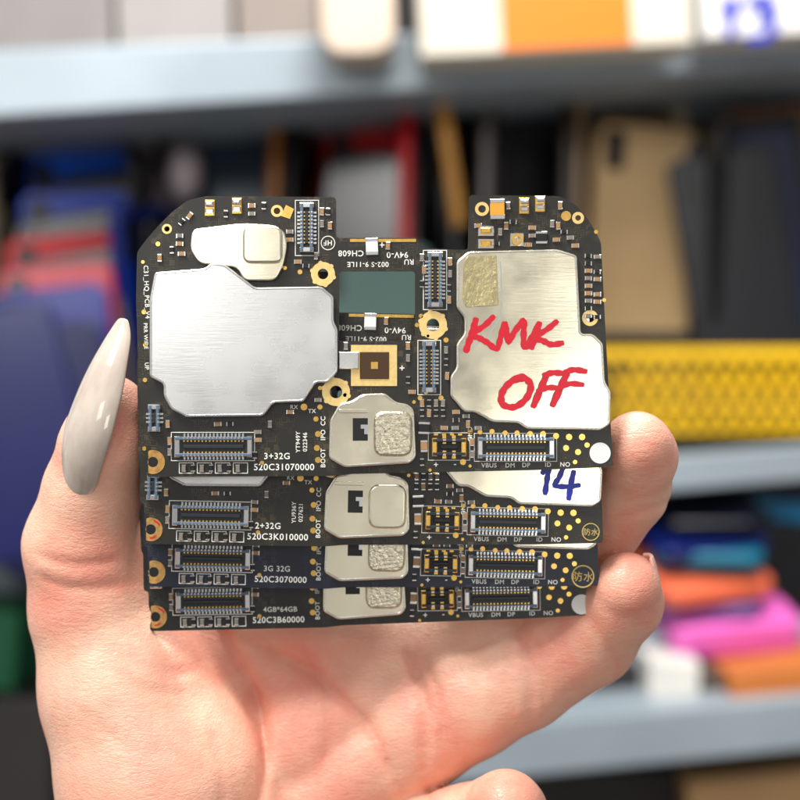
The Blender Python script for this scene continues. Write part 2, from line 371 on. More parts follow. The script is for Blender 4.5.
    T=[("VBUS",489,465.2,4.4,0),("DM",510,465.2,4.4,0),("DP",526,465,4.4,0),("ID",548,464.6,4.4,0),("NO",565,464.4,4.4,0),("+",436,464.5,6,0),("-",455,464.5,6,0),("BOOT",323,458,4.6,-90),("IPO",323,435,4.6,-90),("CC",323,421,4.6,-90),("RX",294,407,4,0),("TX",312,411,4,0),("GND",470,434,4.4,-90)]
    if idx<2: T+=[("CH608",351,253.5,5.8,180),("V-0",393,255,6,180),("002-S 9-11LE",368,264.5,5,180),("RU",409,262,5.2,180),("94",404,255,5.8,180),("HF",328,243,5,180)]
    if idx==0: T+=[("C31_HQ_PCB_V4",146.5,292,4.6,88),("UP",147,366,4,88),("PRR WIDE",146,336,3.8,88),("+",402,368,7,0),("+",382,245,7,0)]
    for t in T: text_into(mb,*t)
    for t in texts: text_into(mb,*t)
    mb.ring(328,243,6.4,7.2,0,0.6,0)
    def ol(x0,y0,x1,y1,w=0.7):
        mb.box(x0,x1,y0,y0+w,0,-0.5,0); mb.box(x0,x1,y1-w,y1,0,-0.5,0); mb.box(x0,x0+w,y0+w,y1-w,0,-0.5,0); mb.box(x1-w,x1,y0+w,y1-w,0,-0.5,0)
    for x in range(179,246,18): ol(x,462.5,x+15,473.5)
    ol(171,432,255,461); ol(474,433,557,461.6,0.6); ol(428,432.5,470,460.5,0.6); ol(295,200,319,256); ol(423,250,447,310); ol(417.5,340,441,395)
    mb.make('printed_lettering',[M_silk],root,pb,recalc=False)
    if hand:
        mb=MB()
        for i,(pts,w) in enumerate(hand[0]): mb.ribbon(pts,w,-9.2-0.25*i,0)
        mb.make('handwriting',[hand[1]],root,pb,recalc=False)
    return root
R=[([(476,318),(473,329),(469,341),(465,353)],6.4),
   ([(494,316),(484,326),(471,335),(478,338),(487,343),(496,349),(500,338),(504,322)],5.8),
   ([(504,322),(506,332),(508,342),(514,332),(523,321),(523,333),(524,348),(531,338),(539,323)],5.8),
   ([(539,322),(535,335),(530,350)],6.4),([(557,321),(546,330),(533,338),(542,341),(551,345),(563,343)],5.8),
   ([(524,379),(512,381),(502,392),(502,404),(514,407),(526,398),(530,385),(521,377),(510,382)],6.4),
   ([(546,375),(540,389),(532,408)],6.4),([(542,376),(552,373),(565,374)],5.8),([(536,392),(546,388),(558,388)],5.6),
   ([(567,372),(560,387),(551,407)],6.4),([(563,373),(573,370),(586,372)],5.8),([(557,389),(568,384),(583,385)],5.6)]
Bk=[([(548,398),(555,391),(554,402),(552,419)],5.4),([(571,388),(566,401),(562,409),(575,410),(588,408)],5.2),([(581,393),(578,408),(576,424)],5.4)]
tA=[("3+32G",277,456,6.2,0),("520C31070000",284,467,6.4,0),("YT949Y",298,442,4.2,-90),("022346",305,442,4.2,-90)]
build_board(0,380,470,0,0,"black phone main board with metal shields and red handwriting",tA,(R,M_red))
build_board(1,374,541.5,24,1.1,"dark phone main board with blue handwritten number 14",
  [("2+32G",272,456,6.2,0),("520C3K010000",282,467,6.4,0),("YU936Y",298,442,4.2,-90),("027621",305,442,4.2,-90)],(Bk,M_blue))
build_board(2,373.5,584,48,1.1,"navy black phone main board with round gold printed mark",
  [("3G 32G",280,456,5.6,0),("520C3070000",284,467,6.2,0)],None)
build_board(3,372,621,72,-0.9,"dark phone main board with white round sticker near a corner",
  [("4GB*64GB",284,456,5.2,0),("520C3B60000",282,467,6.2,0)],None)
# ---------------------------------------------------------------- hand
def P3(px,py,d,r):
    f=(D+d)/D; X,Y,d=Q(px,py,d); return (X-400,d,400-Y,r*f)
h=4.0
x0,x1,y0,y1,z0,z1=-470,360,-60,360,-800,140
gx=np.arange(x0,x1,h,dtype=np.float32); gy=np.arange(y0,y1,h,dtype=np.float32); gz=np.arange(z0,z1,h,dtype=np.float32)
X,Y,Z=np.meshgrid(gx,gy,gz,indexing='ij')
def smin(a,b,k):
    hh=np.clip(0.5+0.5*(b-a)/k,0,1); return b+(a-b)*hh-k*hh*(1-hh)
def seg(a,b):
    ax,ay,az,ra=a; bx,by,bz,rb=b
    dx,dy,dz=bx-ax,by-ay,bz-az; L=dx*dx+dy*dy+dz*dz+1e-6
    t=np.clip(((X-ax)*dx+(Y-ay)*dy+(Z-az)*dz)/L,0,1)
    return np.sqrt((X-ax-t*dx)**2+(Y-ay-t*dy)**2+(Z-az-t*dz)**2)-(ra+(rb-ra)*t)
def chain(pts,k=10):
    F=None; p=[P3(*q) for q in pts]
    for a,b in zip(p[:-1],p[1:]):
        g=seg(a,b).astype(np.float32); F=g if F is None else smin(F,g,k)
    return F
thumb=chain([(112,409,52,34),(104,446,62,42),(95,492,88,49),(87,545,112,60),(99,610,130,66),(128,690,140,82)],18)
index=chain([(300,740,190,66),(450,640,205,56),(565,560,165,52),(626,487,90,43),(638,456,54,38),(637,446,38,35)],10)
middle=chain([(300,800,190,66),(420,724,178,62),(468,700,168,58),(520,676,158,53),(588,636,134,49),(622,602,88,40),(627,586,62,34)],10)
ring=chain([(280,880,190,62),(400,856,165,56),(470,836,110,50),(505,815,62,42),(506,808,44,38)],10)
little=chain([(240,960,190,56),(380,960,160,48),(470,930,100,42),(480,912,60,36)],10)
palm=None
for c in [[(128,690,134,86),(165,780,136,104),(215,900,176,116),(250,1080,200,118)],
          [(180,610,195,58),(235,650,214,66),(300,700,220,62)],
          [(240,630,210,62),(330,625,204,60),(420,650,205,58)],
          [(235,690,218,68),(270,800,232,78),(290,960,222,95),(290,1080,210,105)],
          [(320,720,208,66),(350,860,208,82),(330,1000,208,92),(310,1090,205,100)],
          [(300,700,207,62),(390,690,198,60)]]:
    g=chain(c,22); palm=g if palm is None else smin(palm,g,22)
fing=index
for g in (middle,ring,little): fing=smin(fing,g,4)
F=smin(palm,fing,20); F=smin(F,thumb,22)
def crease(pts,amp,w):
    global F
    pp=catmull([(P3(*q,1)[0],P3(*q,1)[2]) for q in pts],5)
    best=np.full((len(gx),len(gz)),1e9,dtype=np.float32); A,B=np.meshgrid(gx,gz,indexing='ij')
    for i,((a,b),(c,d)) in enumerate(zip(pp[:-1],pp[1:])):
        L=(c-a)**2+(d-b)**2+1e-6; t=np.clip(((A-a)*(c-a)+(B-b)*(d-b))/L,0,1)
        best=np.minimum(best,np.hypot(A-a-t*(c-a),B-b-t*(d-b))+ (6 if i in (0,len(pp)-2) else 3 if i in (1,len(pp)-3) else 0))
    F+=(amp*np.exp(-(best/w)**2))[:,None,:].astype(np.float32)
CR=[([(205,600,150),(238,660,140),(262,720,135),(262,790,130),(235,860,120)],5,10),
([(205,600,150),(238,660,140),(262,720,135),(262,790,130),(235,860,120)],3.0,3.6),
([(250,640,150),(310,672,140),(370,728,130),(400,790,130)],4,10),
([(250,640,150),(310,672,140),(370,728,130),(400,790,130)],2.6,3.6),
([(215,700,130),(232,760,130),(228,830,130)],1.6,4),
([(120,640,90),(160,665,90),(200,672,90)],1.8,5),
([(110,655,90),(160,684,90),(196,690,90)],1.3,4.5),
([(90,700,90),(140,735,90),(190,740,90)],1.3,5),
([(405,655,130),(425,700,130),(424,765,130)],4.6,8),
([(418,650,130),(440,700,130),(440,762,130)],2.4,4),
([(505,610,110),(528,660,110),(530,722,110)],3.4,7),
([(515,610,110),(540,655,110),(543,716,110)],2.2,4),
([(580,605,80),(604,640,80),(622,672,80)],3,7),
([(300,640,150),(330,700,150),(322,780,150)],1.6,5),
([(425,790,100),(440,830,100)],2.4,5),
([(600,520,90),(640,508,80),(676,500,80)],2.8,5),
([(36,548,90),(80,560,90),(130,556,90)],2.6,5),
([(40,572,90),(84,584,90),(140,580,90)],2.2,5)]
for c in CR: crease(*c)
# surface nets
sgn=F<0
c=np.zeros(tuple(n-1 for n in F.shape),np.int8)
cor=[(i,j,k) for i in (0,1) for j in (0,1) for k in (0,1)]
nx,ny,nz=F.shape
for i,j,k in cor: c+=sgn[i:nx-1+i,j:ny-1+j,k:nz-1+k]
act=np.argwhere((c>0)&(c<8))
ids=np.full(c.shape,-1,np.int64); ids[tuple(act.T)]=np.arange(len(act))
acc=np.zeros((len(act),3)); cnt=np.zeros(len(act))
for a in cor:
    for ax in range(3):
        if a[ax]==1: continue
        b=list(a); b[ax]=1
        A=act+np.array(a); B=act+np.array(b)
        fa=F[tuple(A.T)]; fb=F[tuple(B.T)]; m=(fa<0)!=(fb<0)
        t=np.where(m,fa/(fa-fb+1e-12),0)
        p=A.astype(float); p[:,ax]+=t
        acc[m]+=p[m]; cnt[m]+=1
pos=acc/cnt[:,None]*h+np.array([x0,y0,z0])
faces=[]
for ax in range(3):
    u,v=[(1,2),(2,0),(0,1)][ax]
    sl0=[slice(1,-1)]*3; sl1=[slice(1,-1)]*3
    sl0[ax]=slice(0,-1); sl1[ax]=slice(1,None)
    s0=sgn[tuple(sl0)]; s1=sgn[tuple(sl1)]
    E=np.argwhere(s0!=s1); inside0=s0[tuple(E.T)]
    off=np.array([1,1,1]); off[ax]=0; E=E+off
    du=np.zeros(3,int); du[u]=1; dv=np.zeros(3,int); dv[v]=1
    q=np.stack([ids[tuple((E-du-dv).T)],ids[tuple((E-dv).T)],ids[tuple(E.T)],ids[tuple((E-du).T)]],1)
    q[~inside0]=q[~inside0][:,::-1]
    ok=(q>=0).all(1); faces.append(q[ok])
faces=np.concatenate(faces)
co=pos*S
me=bpy.data.meshes.new('hand')
cen=np.array([-0.02,0.025,-0.06]); me.from_pydata([tuple(p) for p in (co-cen)],[],[tuple(int(i) for i in f) for f in faces])
for p in me.polygons: p.use_smooth=True
hand=bpy.data.objects.new('hand',me); col.objects.link(hand); hand.location=cen
hand['label']="bare hand with long pale pointed thumbnail gripping the board stack"; hand['category']='hand'
sm=hand.modifiers.new('s','SMOOTH'); sm.iterations=3; sm.factor=0.5
at=me.color_attributes.new('blush','FLOAT_COLOR','POINT')
bl=np.zeros(len(pos))
for px,py,d,r in [(645,436,50,56),(636,580,60,56),(105,425,50,50),(505,800,50,60),(300,690,150,90),(90,560,60,45),(430,710,150,50),(560,650,100,45),(200,650,150,60),(150,800,80,70),(60,600,80,45),(330,790,140,60)]:
    q=P3(px,py,d,r); bl=np.maximum(bl,np.exp(-((pos[:,0]-q[0])**2+(pos[:,1]-q[1])**2*0.4+(pos[:,2]-q[2])**2)/(q[3]**2)))
bl*=0.9
for pts,amp,w_ in CR:
    pp=np.array(catmull([(P3(*q,1)[0],P3(*q,1)[2]) for q in pts],5)); best=np.full(len(pos),1e9)
    for a_,b_ in zip(pp[:-1],pp[1:]):
        dv_=b_-a_; L_=dv_@dv_+1e-6; t_=np.clip(((pos[:,0]-a_[0])*dv_[0]+(pos[:,2]-a_[1])*dv_[1])/L_,0,1)
        best=np.minimum(best,np.hypot(pos[:,0]-a_[0]-t_*dv_[0],pos[:,2]-a_[1]-t_*dv_[1]))
    bl=bl+(1-bl)*min(0.3,amp*0.1)*np.exp(-(best/6)**2)
buf=np.ones((len(pos),4)); buf[:,0]=bl; buf[:,1]=bl; buf[:,2]=bl
at.data.foreach_set('color',buf.ravel())
m=bpy.data.materials.new('skin'); m.use_nodes=True; nt=m.node_tree; b=nt.nodes['Principled BSDF']
vc=nt.nodes.new('ShaderNodeVertexColor'); vc.layer_name='blush'
tc=nt.nodes.new('ShaderNodeTexCoord')
n1=nt.nodes.new('ShaderNodeTexNoise'); n1.inputs['Scale'].default_value=170; n1.inputs['Detail'].default_value=7; n1.inputs['Roughness'].default_value=0.65
nt.links.new(tc.outputs['Object'],n1.inputs['Vector'])
ad=nt.nodes.new('ShaderNodeMath'); ad.operation='MULTIPLY_ADD'; ad.inputs[1].default_value=1.6; ad.inputs[2].default_value=-0.62
nt.links.new(n1.outputs['Fac'],ad.inputs[0])
ad2=nt.nodes.new('ShaderNodeMath'); ad2.operation='MULTIPLY_ADD'; ad2.inputs[1].default_value=0.85; ad2.use_clamp=True
nt.links.new(vc.outputs['Color'],ad2.inputs[0]); nt.links.new(ad.outputs[0],ad2.inputs[2])
mx=nt.nodes.new('ShaderNodeMix'); mx.data_type='RGBA'; mx.inputs[6].default_value=(0.85,0.53,0.375,1); mx.inputs[7].default_value=(0.80,0.31,0.22,1)
nt.links.new(ad2.outputs[0],mx.inputs[0]); nt.links.new(mx.outputs[2],b.inputs['Base Color'])
b.inputs['Roughness'].default_value=0.38
b.inputs['Subsurface Weight'].default_value=0.2; b.inputs['Subsurface Radius'].default_value=(1,0.3,0.2); b.inputs['Subsurface Scale'].default_value=0.0015
mpg=nt.nodes.new('ShaderNodeMapping'); mpg.inputs['Scale'].default_value=(0.5,1,1.6); mpg.inputs['Rotation'].default_value=(0,-0.6,0)
nt.links.new(tc.outputs['Object'],mpg.inputs['Vector'])
n3=nt.nodes.new('ShaderNodeTexNoise'); n3.inputs['Scale'].default_value=900; n3.inputs['Detail'].default_value=6; n3.inputs['Distortion'].default_value=0.6
nt.links.new(mpg.outputs[0],n3.inputs['Vector'])
n4=nt.nodes.new('ShaderNodeTexVoronoi'); n4.feature='DISTANCE_TO_EDGE'; n4.inputs['Scale'].default_value=1500
nt.links.new(mpg.outputs[0],n4.inputs['Vector'])
mn_=nt.nodes.new('ShaderNodeMath'); mn_.operation='MINIMUM'; mn_.inputs[1].default_value=0.12
nt.links.new(n4.outputs['Distance'],mn_.inputs[0])
sm_=nt.nodes.new('ShaderNodeMath'); sm_.operation='MULTIPLY_ADD'; sm_.inputs[1].default_value=2.2
nt.links.new(mn_.outputs[0],sm_.inputs[0]); nt.links.new(n3.outputs['Fac'],sm_.inputs[2])
bp=nt.nodes.new('ShaderNodeBump'); bp.inputs['Strength'].default_value=0.6; bp.inputs['Distance'].default_value=0.00022
nt.links.new(sm_.outputs[0],bp.inputs['Height']); nt.links.new(bp.outputs[0],b.inputs['Normal'])
me.materials.append(m)
M_nail=mat('nail_gel',(206,192,178),0.1,0.0,0.2,110,coat=1.0)
_b=M_nail.node_tree.nodes['Principled BSDF']; _b.inputs['Subsurface Weight'].default_value=0.3; _b.inputs['Subsurface Scale'].default_value=0.002; _b.inputs['Transmission Weight'].default_value=0.22
M_nail2=mat('nail_pink',(226,180,162),0.3,0.0)
def nail(line,ws,nrm,mt,span=75,label=None):
    n=Vector(nrm).normalized(); pts=[Vector(P3(*q,1)[:3]) for q in catmull(line,5)]
    N=len(pts); K=14; vs=[];fs=[]
    for i,p in enumerate(pts):
        a=(pts[min(N-1,i+1)]-pts[max(0,i-1)]).normalized(); s_=a.cross(n).normalized(); nn=s_.cross(a).normalized()
        if nn.dot(n)<0: nn=-nn
        t=i/(N-1)*(len(ws)-1); k=min(int(t),len(ws)-2); w=ws[k]+(ws[k+1]-ws[k])*(t-k)
        for j in range(K+1):
            ph=math.radians(-span+2*span*j/K)
            vs.append((p+s_*w*math.sin(ph)/math.sin(math.radians(min(span,90)))+nn*w*0.85*(math.cos(ph)-1))*S)
    for i in range(N-1):
        for j in range(K): fs.append((i*(K+1)+j,i*(K+1)+j+1,(i+1)*(K+1)+j+1,(i+1)*(K+1)+j))
    cc=sum(vs,Vector())/len(vs)
    me=bpy.data.meshes.new('fingernail'); me.from_pydata([v-cc for v in vs],[],fs); me.materials.append(mt)
    for p in me.polygons: p.use_smooth=True
    o=bpy.data.objects.new('fingernail',me); col.objects.link(o); o.parent=hand; o.location=cc-hand.location
    md=o.modifiers.new('t','SOLIDIFY'); md.thickness=0.0006; md.offset=0
    md=o.modifiers.new('u','SUBSURF'); md.levels=1; md.render_levels=2
    if label: o['label']=label
nail([(68,492,40),(70,457,19),(80,415,13),(99,364,24),(122,318,46)],[19,26,29,31,32,31,29,24,17,5],(-0.6,-0.8,0.05),M_nail,label='long pointed glossy milky translucent thumbnail')
nail([(654,604,100),(657,585,82),(654,566,66),(650,554,60)],[10,14,13,7],(0.93,0.3,0.2),M_nail2)
# ---------------------------------------------------------------- background
def qbox(name,mt,l,r,depth_back,parent=None,pb=None):
    mb=MB(); vs=[]
    for (px,t,bt,d) in (l,r):
        Xt,Yt,_=Q(px,t,d); Xb,Yb,_=Q(px,bt,d)
        vs+=[(Xt,Yt,d),(Xb,Yb,d),(Xb,Yb,d+depth_back),(Xt,Yt,d+depth_back)]
    mb.v=vs; mb.f=[(0,1,2,3),(4,7,6,5),(0,4,5,1),(1,5,6,2),(2,6,7,3),(3,7,4,0)]; mb.m=[0]*6; mb.sm=[False]*6
    o=mb.make(name,[mt],parent,pb)
    bv=o.modifiers.new('b','BEVEL'); bv.width=0.0015; bv.segments=2
    return o
M_shelf=mat('shelf_paint',(150,162,170),0.4,0.15,0.12,14)
M_back=mat('rack_back',(22,19,18),0.8,0,0.5,9)
rack=bpy.data.objects.new('shelf_rack',None); col.objects.link(rack); rb=V(*Q(400,700,6000)); rack.location=rb
rack['label']="blue grey painted metal shelf rack crowded with used phones"; rack['category']='shelf'
qbox('shelf_board',M_shelf,(-120,54,124,4300),(920,14,58,4900),2600,rack,rb)
qbox('shelf_board',M_shelf,(-120,520,560,4400),(920,436,470,4900),2500,rack,rb)
qbox('shelf_board',M_shelf,(420,652,680,4700),(920,610,640,5000),2300,rack,rb)
qbox('shelf_board',M_shelf,(300,742,800,4200),(920,688,738,4300),2600,rack,rb)
qbox('rack_post',M_shelf,(-30,-400,1400,5200),(14,-400,1400,5200),200,rack,rb)
mb=MB(); mb.box(-4200,5200,-3600,5200,7700,7760,0); mb.make('back_panel',[M_back],rack,rb)
def phone_mats(c):
    k='phone_%d_%d_%d'%c; return mat(k,c,0.3,0.0,0.1,30,spec=0.35)
M_glass=mat('dark_glass',(8,9,13),0.25,spec=0.3)
PH={}
def phone(px,py,d,c,roll=0,yaw=0,lean=0,w=480,hh=1010,th=56,face='back',label=None,top=True):
    key=(c,w,hh,th,face)
    X,Y,_=Q(px,py,d)
    if top: Y+=hh/2
    root=bpy.data.objects.new('phone',None); col.objects.link(root); root.empty_display_size=0.02
    root.location=V(X,Y,d); root.rotation_euler=(math.radians(lean),math.radians(roll),math.radians(yaw))
    if key not in PH:
        parts=[]
        def store(mb,n,ms):
            o=mb.make(n,ms); off=o.location.copy(); me=o.data; bpy.data.objects.remove(o); parts.append((n,me,off))
        P=rnd(rect(400-w/2,400-hh/2,400+w/2,400+hh/2),70,6)
        mb=MB(); r=[]
        for o_,dd in ((14,th/2),(3,th/2-8),(0,th/2-20),(0,-th/2+20),(3,-th/2+8),(14,-th/2)): r.append([(x,y,dd) for x,y in offset(P,o_)])
        mb.loft(r,0,True); store(mb,'body',[phone_mats(c)])
        if face=='back':
            mb=MB(); mb.plate(rnd(rect(400-w/2+40,400-hh/2+40,400-w/2+130,400-hh/2+230),34,5),-th/2,9,3,0)
            mb.disc(400-w/2+85,400-hh/2+88,28,-th/2-9,4,1); mb.disc(400-w/2+85,400-hh/2+168,28,-th/2-9,4,1)
            store(mb,'camera_module',[M_black,M_glass])
        else:
            mb=MB(); mb.plate(rnd(rect(400-w/2+18,400-hh/2+26,400+w/2-18,400+hh/2-26),50,5),-th/2,3,1,0); store(mb,'screen',[M_glass])
        PH[key]=parts
    for n,me,off in PH[key]:
        o=bpy.data.objects.new(n,me); col.objects.link(o); o.parent=root; o.location=off
    root['label']=label or "used smartphone standing upright on the shelf"; root['category']='phone'; root['group']='used phones stored on the shelves'
    return root
beige=(200,168,122)
phone(642,124,5300,beige,4,6,-3,label="beige gold smartphone standing upright in a row")
phone(630,108,5450,(84,64,46),-2,4,-3,label="brown smartphone leaning in a row")
phone(634,100,5570,(200,182,150),3,6,-3,label="champagne smartphone leaning in a row")
phone(628,88,5700,(100,84,66),-1,2,-3,label="grey brown smartphone leaning in a row")
phone(640,76,5830,(206,198,180),2,2,-3,label="silver white smartphone leaning in a row")
phone(516,138,5350,(10,10,14),9,10,-3,face='front',label="black smartphone with dark screen leaning in a row")
phone(506,116,5500,(40,40,48),5,5,-3,label="charcoal smartphone standing upright")
phone(528,100,5640,(10,10,16),2,2,label="black smartphone standing upright")
phone(736,150,5160,(8,10,18),-9,-10,-2,label="black smartphone tilted against its neighbours")
phone(752,132,5260,(14,24,56),-7,-8,-2,label="dark navy smartphone tilted against its neighbours")
phone(766,118,5370,(10,10,14),-8,-8,-2,label="black smartphone tilted close to its neighbours")
phone(776,106,5480,(120,80,48),-5,-6,label="bronze smartphone tilted against its neighbours")
phone(790,98,5600,(18,28,60),-5,-6,label="navy smartphone tilted against its neighbours")
phone(366,152,5280,(10,10,14),7,-6,-3,face='front',label="black smartphone with dark screen tilted in a row")
phone(368,128,5430,(196,8,20),4,-8,-3,label="red smartphone tilted in a row")
phone(340,118,5560,(12,12,16),-3,-4,label="black smartphone standing upright")
phone(350,98,5690,(180,10,20),3,-4,label="red smartphone standing upright")
phone(243,134,5380,(6,38,60),-8,6,-3,label="dark teal smartphone tilted in a row")
phone(222,116,5520,(10,12,20),-3,4,label="black smartphone standing upright")
phone(252,100,5640,(100,60,24),-5,4,label="bronze smartphone standing upright")
phone(88,150,5300,(6,96,224),-7,14,-5,label="bright blue smartphone leaning on the shelf")
phone(98,174,5180,(6,8,24),-10,8,-5,label="black blue smartphone leaning on the shelf")
phone(80,190,5070,(12,56,170),-3,14,-5,label="cobalt smartphone leaning on the shelf")
phone(90,212,4950,(6,6,12),-11,10,-5,label="black smartphone leaning on the shelf")
phone(74,234,4850,(216,6,24),-6,14,-5,label="red smartphone leaning on the shelf")
phone(80,252,4740,(18,4,8),-11,8,-5,label="dark maroon smartphone leaning on the shelf")
phone(62,264,4660,(156,6,32),-4,8,-5,label="crimson smartphone leaning on the shelf")
phone(64,286,4570,(4,22,104),-8,8,-5,label="navy blue smartphone leaning on the shelf")
phone(54,322,4480,(6,14,62),-5,10,-5,label="dark blue smartphone leaning on the shelf")
phone(20,306,4440,(6,16,76),-14,10,-5,label="deep blue smartphone slumped against its neighbours")
for px,py,d,c,yw,rl,l in [(160,150,5250,(16,14,20),72,-7,"black phone filed on edge"),(174,128,5350,(110,100,106),70,-4,"grey phone filed on edge"),(150,208,5000,(6,30,100),68,-9,"navy phone filed on edge"),(180,218,5050,(8,8,12),66,-6,"black phone filed on edge"),
    (290,110,5350,(150,92,38),74,5,"copper phone filed on edge"),(304,132,5300,(8,8,12),72,8,"black phone filed on edge"),(414,122,5250,(190,8,20),78,5,"red phone filed on edge"),(424,136,5300,(8,8,12),76,8,"black phone filed on edge"),
    (466,108,5400,(12,12,16),74,7,"black phone filed on edge"),(494,112,5300,(90,84,80),76,4,"grey phone filed on edge"),(574,112,5350,(44,34,26),74,5,"brown phone filed on edge"),(584,96,5450,(150,120,84),76,2,"bronze phone filed on edge"),(700,120,5330,(8,8,12),100,-6,"black phone filed on edge"),(18,160,5200,(130,120,98),74,-3,"tan phone filed on edge"),(30,140,5300,(8,8,14),74,-6,"black phone filed on edge")]:
    phone(px,py,d,c,rl,yw,0,label=l+" among its neighbours")
phone(372,246,4900,(66,92,86),0,0,w=520,label="grey green smartphone standing on the shelf")
M_tray=mat('tray_dark',(24,22,24),0.7,0,0.3,12)
def tray(px0,px1,topw,d0,d1,label):
    f=(D+d0)/D; xa=400+(px0-400)*f; xb=400+(px1-400)*f
    mb=MB(); t=26
    mb.box(xa,xb,topw,topw+30,d0,d1,0); mb.box(xa,xb,topw+30,topw+400,d0,d0+t,0); mb.box(xa,xb,topw+30,topw+400,d1-t,d1,0)
    mb.box(xa,xa+t,topw+30,topw+400,d0+t,d1-t,0); mb.box(xb-t,xb,topw+30,topw+400,d0+t,d1-t,0)
    o=mb.make('storage_tray',[M_tray]); o['label']=label; o['category']='tray'
tray(440,860,90,5180,6200,"dark upturned storage tray carrying a row of phones")
tray(180,430,130,5180,6200,"dark upturned storage tray carrying black and red phones")
mb=MB(); X,Y,_=Q(184,172,5000)
mb.loft([[(X+75*k*math.cos(t),Y+130*k2*math.sin(t),dd) for t in [i*math.pi/8 for i in range(16)]] for k,k2,dd in ((0.5,0.6,5090),(0.9,0.95,5070),(1,1,5030),(0.9,0.95,4990),(0.5,0.6,4970))],0,True)
o=mb.make('charging_case',[mat('case_grey',(130,118,122),0.5)]); o['label']="small rounded grey earphone case between the phones"; o['category']='case'
M_yel=mat('yellow_plastic',(246,196,10),0.4,0,0.1,30)
mb=MB(); X,Y,_=Q(447,150,5000)
mb.plate(rnd([(X-70,Y-330),(X-10,Y-330),(X+80,Y+300),(X+20,Y+300)],18),5030,46,8,0); mb.box(X+20,X+80,Y+300,Y+330,4990,5030,0)
o=mb.make('ruler',[mat('ochre_plastic',(186,126,18),0.45)]); o['label']="ochre yellow plastic ruler leaning between phones"; o['category']='ruler'
# yellow basket
d0=4950; bx0,by0,_=Q(596,360,d0); bx1,by1,_=Q(850,350,d0); yb=Q(600,436,d0)[1]-10; yt=Q(700,348,d0)[1]; bd=900
bask=bpy.data.objects.new('basket',None); col.objects.link(bask); bb=V((bx0+bx1)/2,yb,d0+bd/2); bask.location=bb
bask['label']="bright yellow plastic lattice basket on the middle shelf"; bask['category']='basket'
mb=MB(); 
mb.box(bx0-20,bx1+20,yt,yt+50,d0-24,d0,0,5); mb.box(bx0-20,bx1+20,yt,yt+50,d0+bd,d0+bd+24,0,5)
mb.box(bx0-20,bx0,yt,yt+50,d0,d0+bd,0); mb.box(bx1,bx1+20,yt,yt+50,d0,d0+bd,0)
mb.make('rim',[M_yel],bask,bb)
mb=MB(); x=bx0-120; P_=74
while x<bx1-40:
    for sg in (0,1):
        hgt=yb-20-(yt+50); run=hgt*0.55
        xa,xb_=(x,x+run) if sg==0 else (x+run,x)
        if min(xa,xb_)<bx0 or max(xa,xb_)+18>bx1: continue
        dz=0 if sg==0 else 9
        b0=len(mb.v)
        for dd in (d0-dz-8,d0-dz): mb.v+=[(xa,yt+50,dd),(xa+18,yt+50,dd),(xb_+18,yb-20,dd),(xb_,yb-20,dd)]
        mb._rings(b0,4,2,0,False)
    x+=P_
for y in np.linspace(yt+50,yb-20,4)[1:-1]: mb.box(bx0,bx1,y,y+14,d0+1,d0+9,0)
x=bx0
while x<bx1: mb.box(x,x+12,yt+50,yb-20,d0+bd,d0+bd+8,0); x+=P_
mb.box(bx0,bx1,yb-20,yb,d0,d0+bd,0)
mb.make('lattice',[M_yel],bask,bb)
def flat(px,py,d,c,roll=0,w=480,th=70,lab='',yw=4,ln=-78):
    r=phone(px,py,d,c,0,0,0,w=w,hh=700,th=th,label=lab,top=False)
    r.rotation_euler=(math.radians(ln),math.radians(roll),math.radians(yw)); return r
flat(716,612,5050,(226,104,190),-4,lab="pink phone case lying on the lower shelf",w=560,th=140)
flat(704,586,5080,(110,80,140),-1,lab="mauve phone lying in a pile on the lower shelf",yw=-9,w=440,th=60)
flat(688,562,5030,(226,108,74),-5,lab="salmon phone case lying in a pile",w=500,th=80,yw=13,ln=-72)
flat(706,540,5070,(8,100,124),1,lab="teal phone lying in a pile",w=460,th=70,yw=-10,ln=-80)
flat(684,520,5090,(10,24,84),-5,lab="dark blue phone lying on top of a pile",w=500,th=70,yw=14,ln=-70)
flat(706,500,5130,(8,10,24),-1,lab="black phone lying on top of the pile",w=420,th=56,yw=-6,ln=-74)
phone(790,500,5200,(4,136,190),4,-10,hh=620,label="bright teal phone standing on the lower shelf")
phone(776,520,5050,(8,8,12),6,-8,hh=520,face='front',label="black phone standing on the lower shelf")
phone(640,510,5500,(16,12,20),0,10,hh=560,label="black phone standing behind a pile")
def carton(name,px0,py0,px1,py1,d,dep,c,label,cat,rotz=0,band=None,rad=0):
    X0,Y0,_=Q(px0,py0,d); X1,Y1,_=Q(px1,py1,d)
    mb=MB()
    if rad: mb.plate(rnd(rect(X0,Y0,X1,Y1),rad,5),d+dep,dep,14,0)
    else: mb.box(X0,X1,Y0,Y1,d,d+dep,0,6)
    if band:
        X2,_,_=Q(band[0],0,d); X3,_,_=Q(band[1],0,d); mb.box(X2,X3,Y0+10,Y1-10,d-4,d-1,1)
    o=mb.make(name,[mat('c_%d_%d_%d'%c,c,0.6,0,0.1,20)]+([mat('band_%d%d%d'%band[2],band[2],0.5)] if band else []))
    if not rad:
        bv=o.modifiers.new('b','BEVEL'); bv.width=0.002; bv.segments=2; bv.limit_method='ANGLE'
    o.rotation_euler=(0,math.radians(rotz),0); o['label']=label; o['category']=cat
    return o
carton('paper_box',650,662,700,700,4500,400,(216,212,204),"open white paper box on the bottom shelf","box",3)
carton('paper_box',702,672,728,700,4550,300,(80,68,56),"small brown paper box on the bottom shelf","box",-8)
carton('cardboard_box',730,668,840,694,4400,500,(190,108,42),"flat orange brown cardboard box on the bottom shelf","box",-7)
carton('tool_pouch',590,670,646,706,4700,400,(26,24,28),"black pouch lying on the bottom shelf","pouch",4)
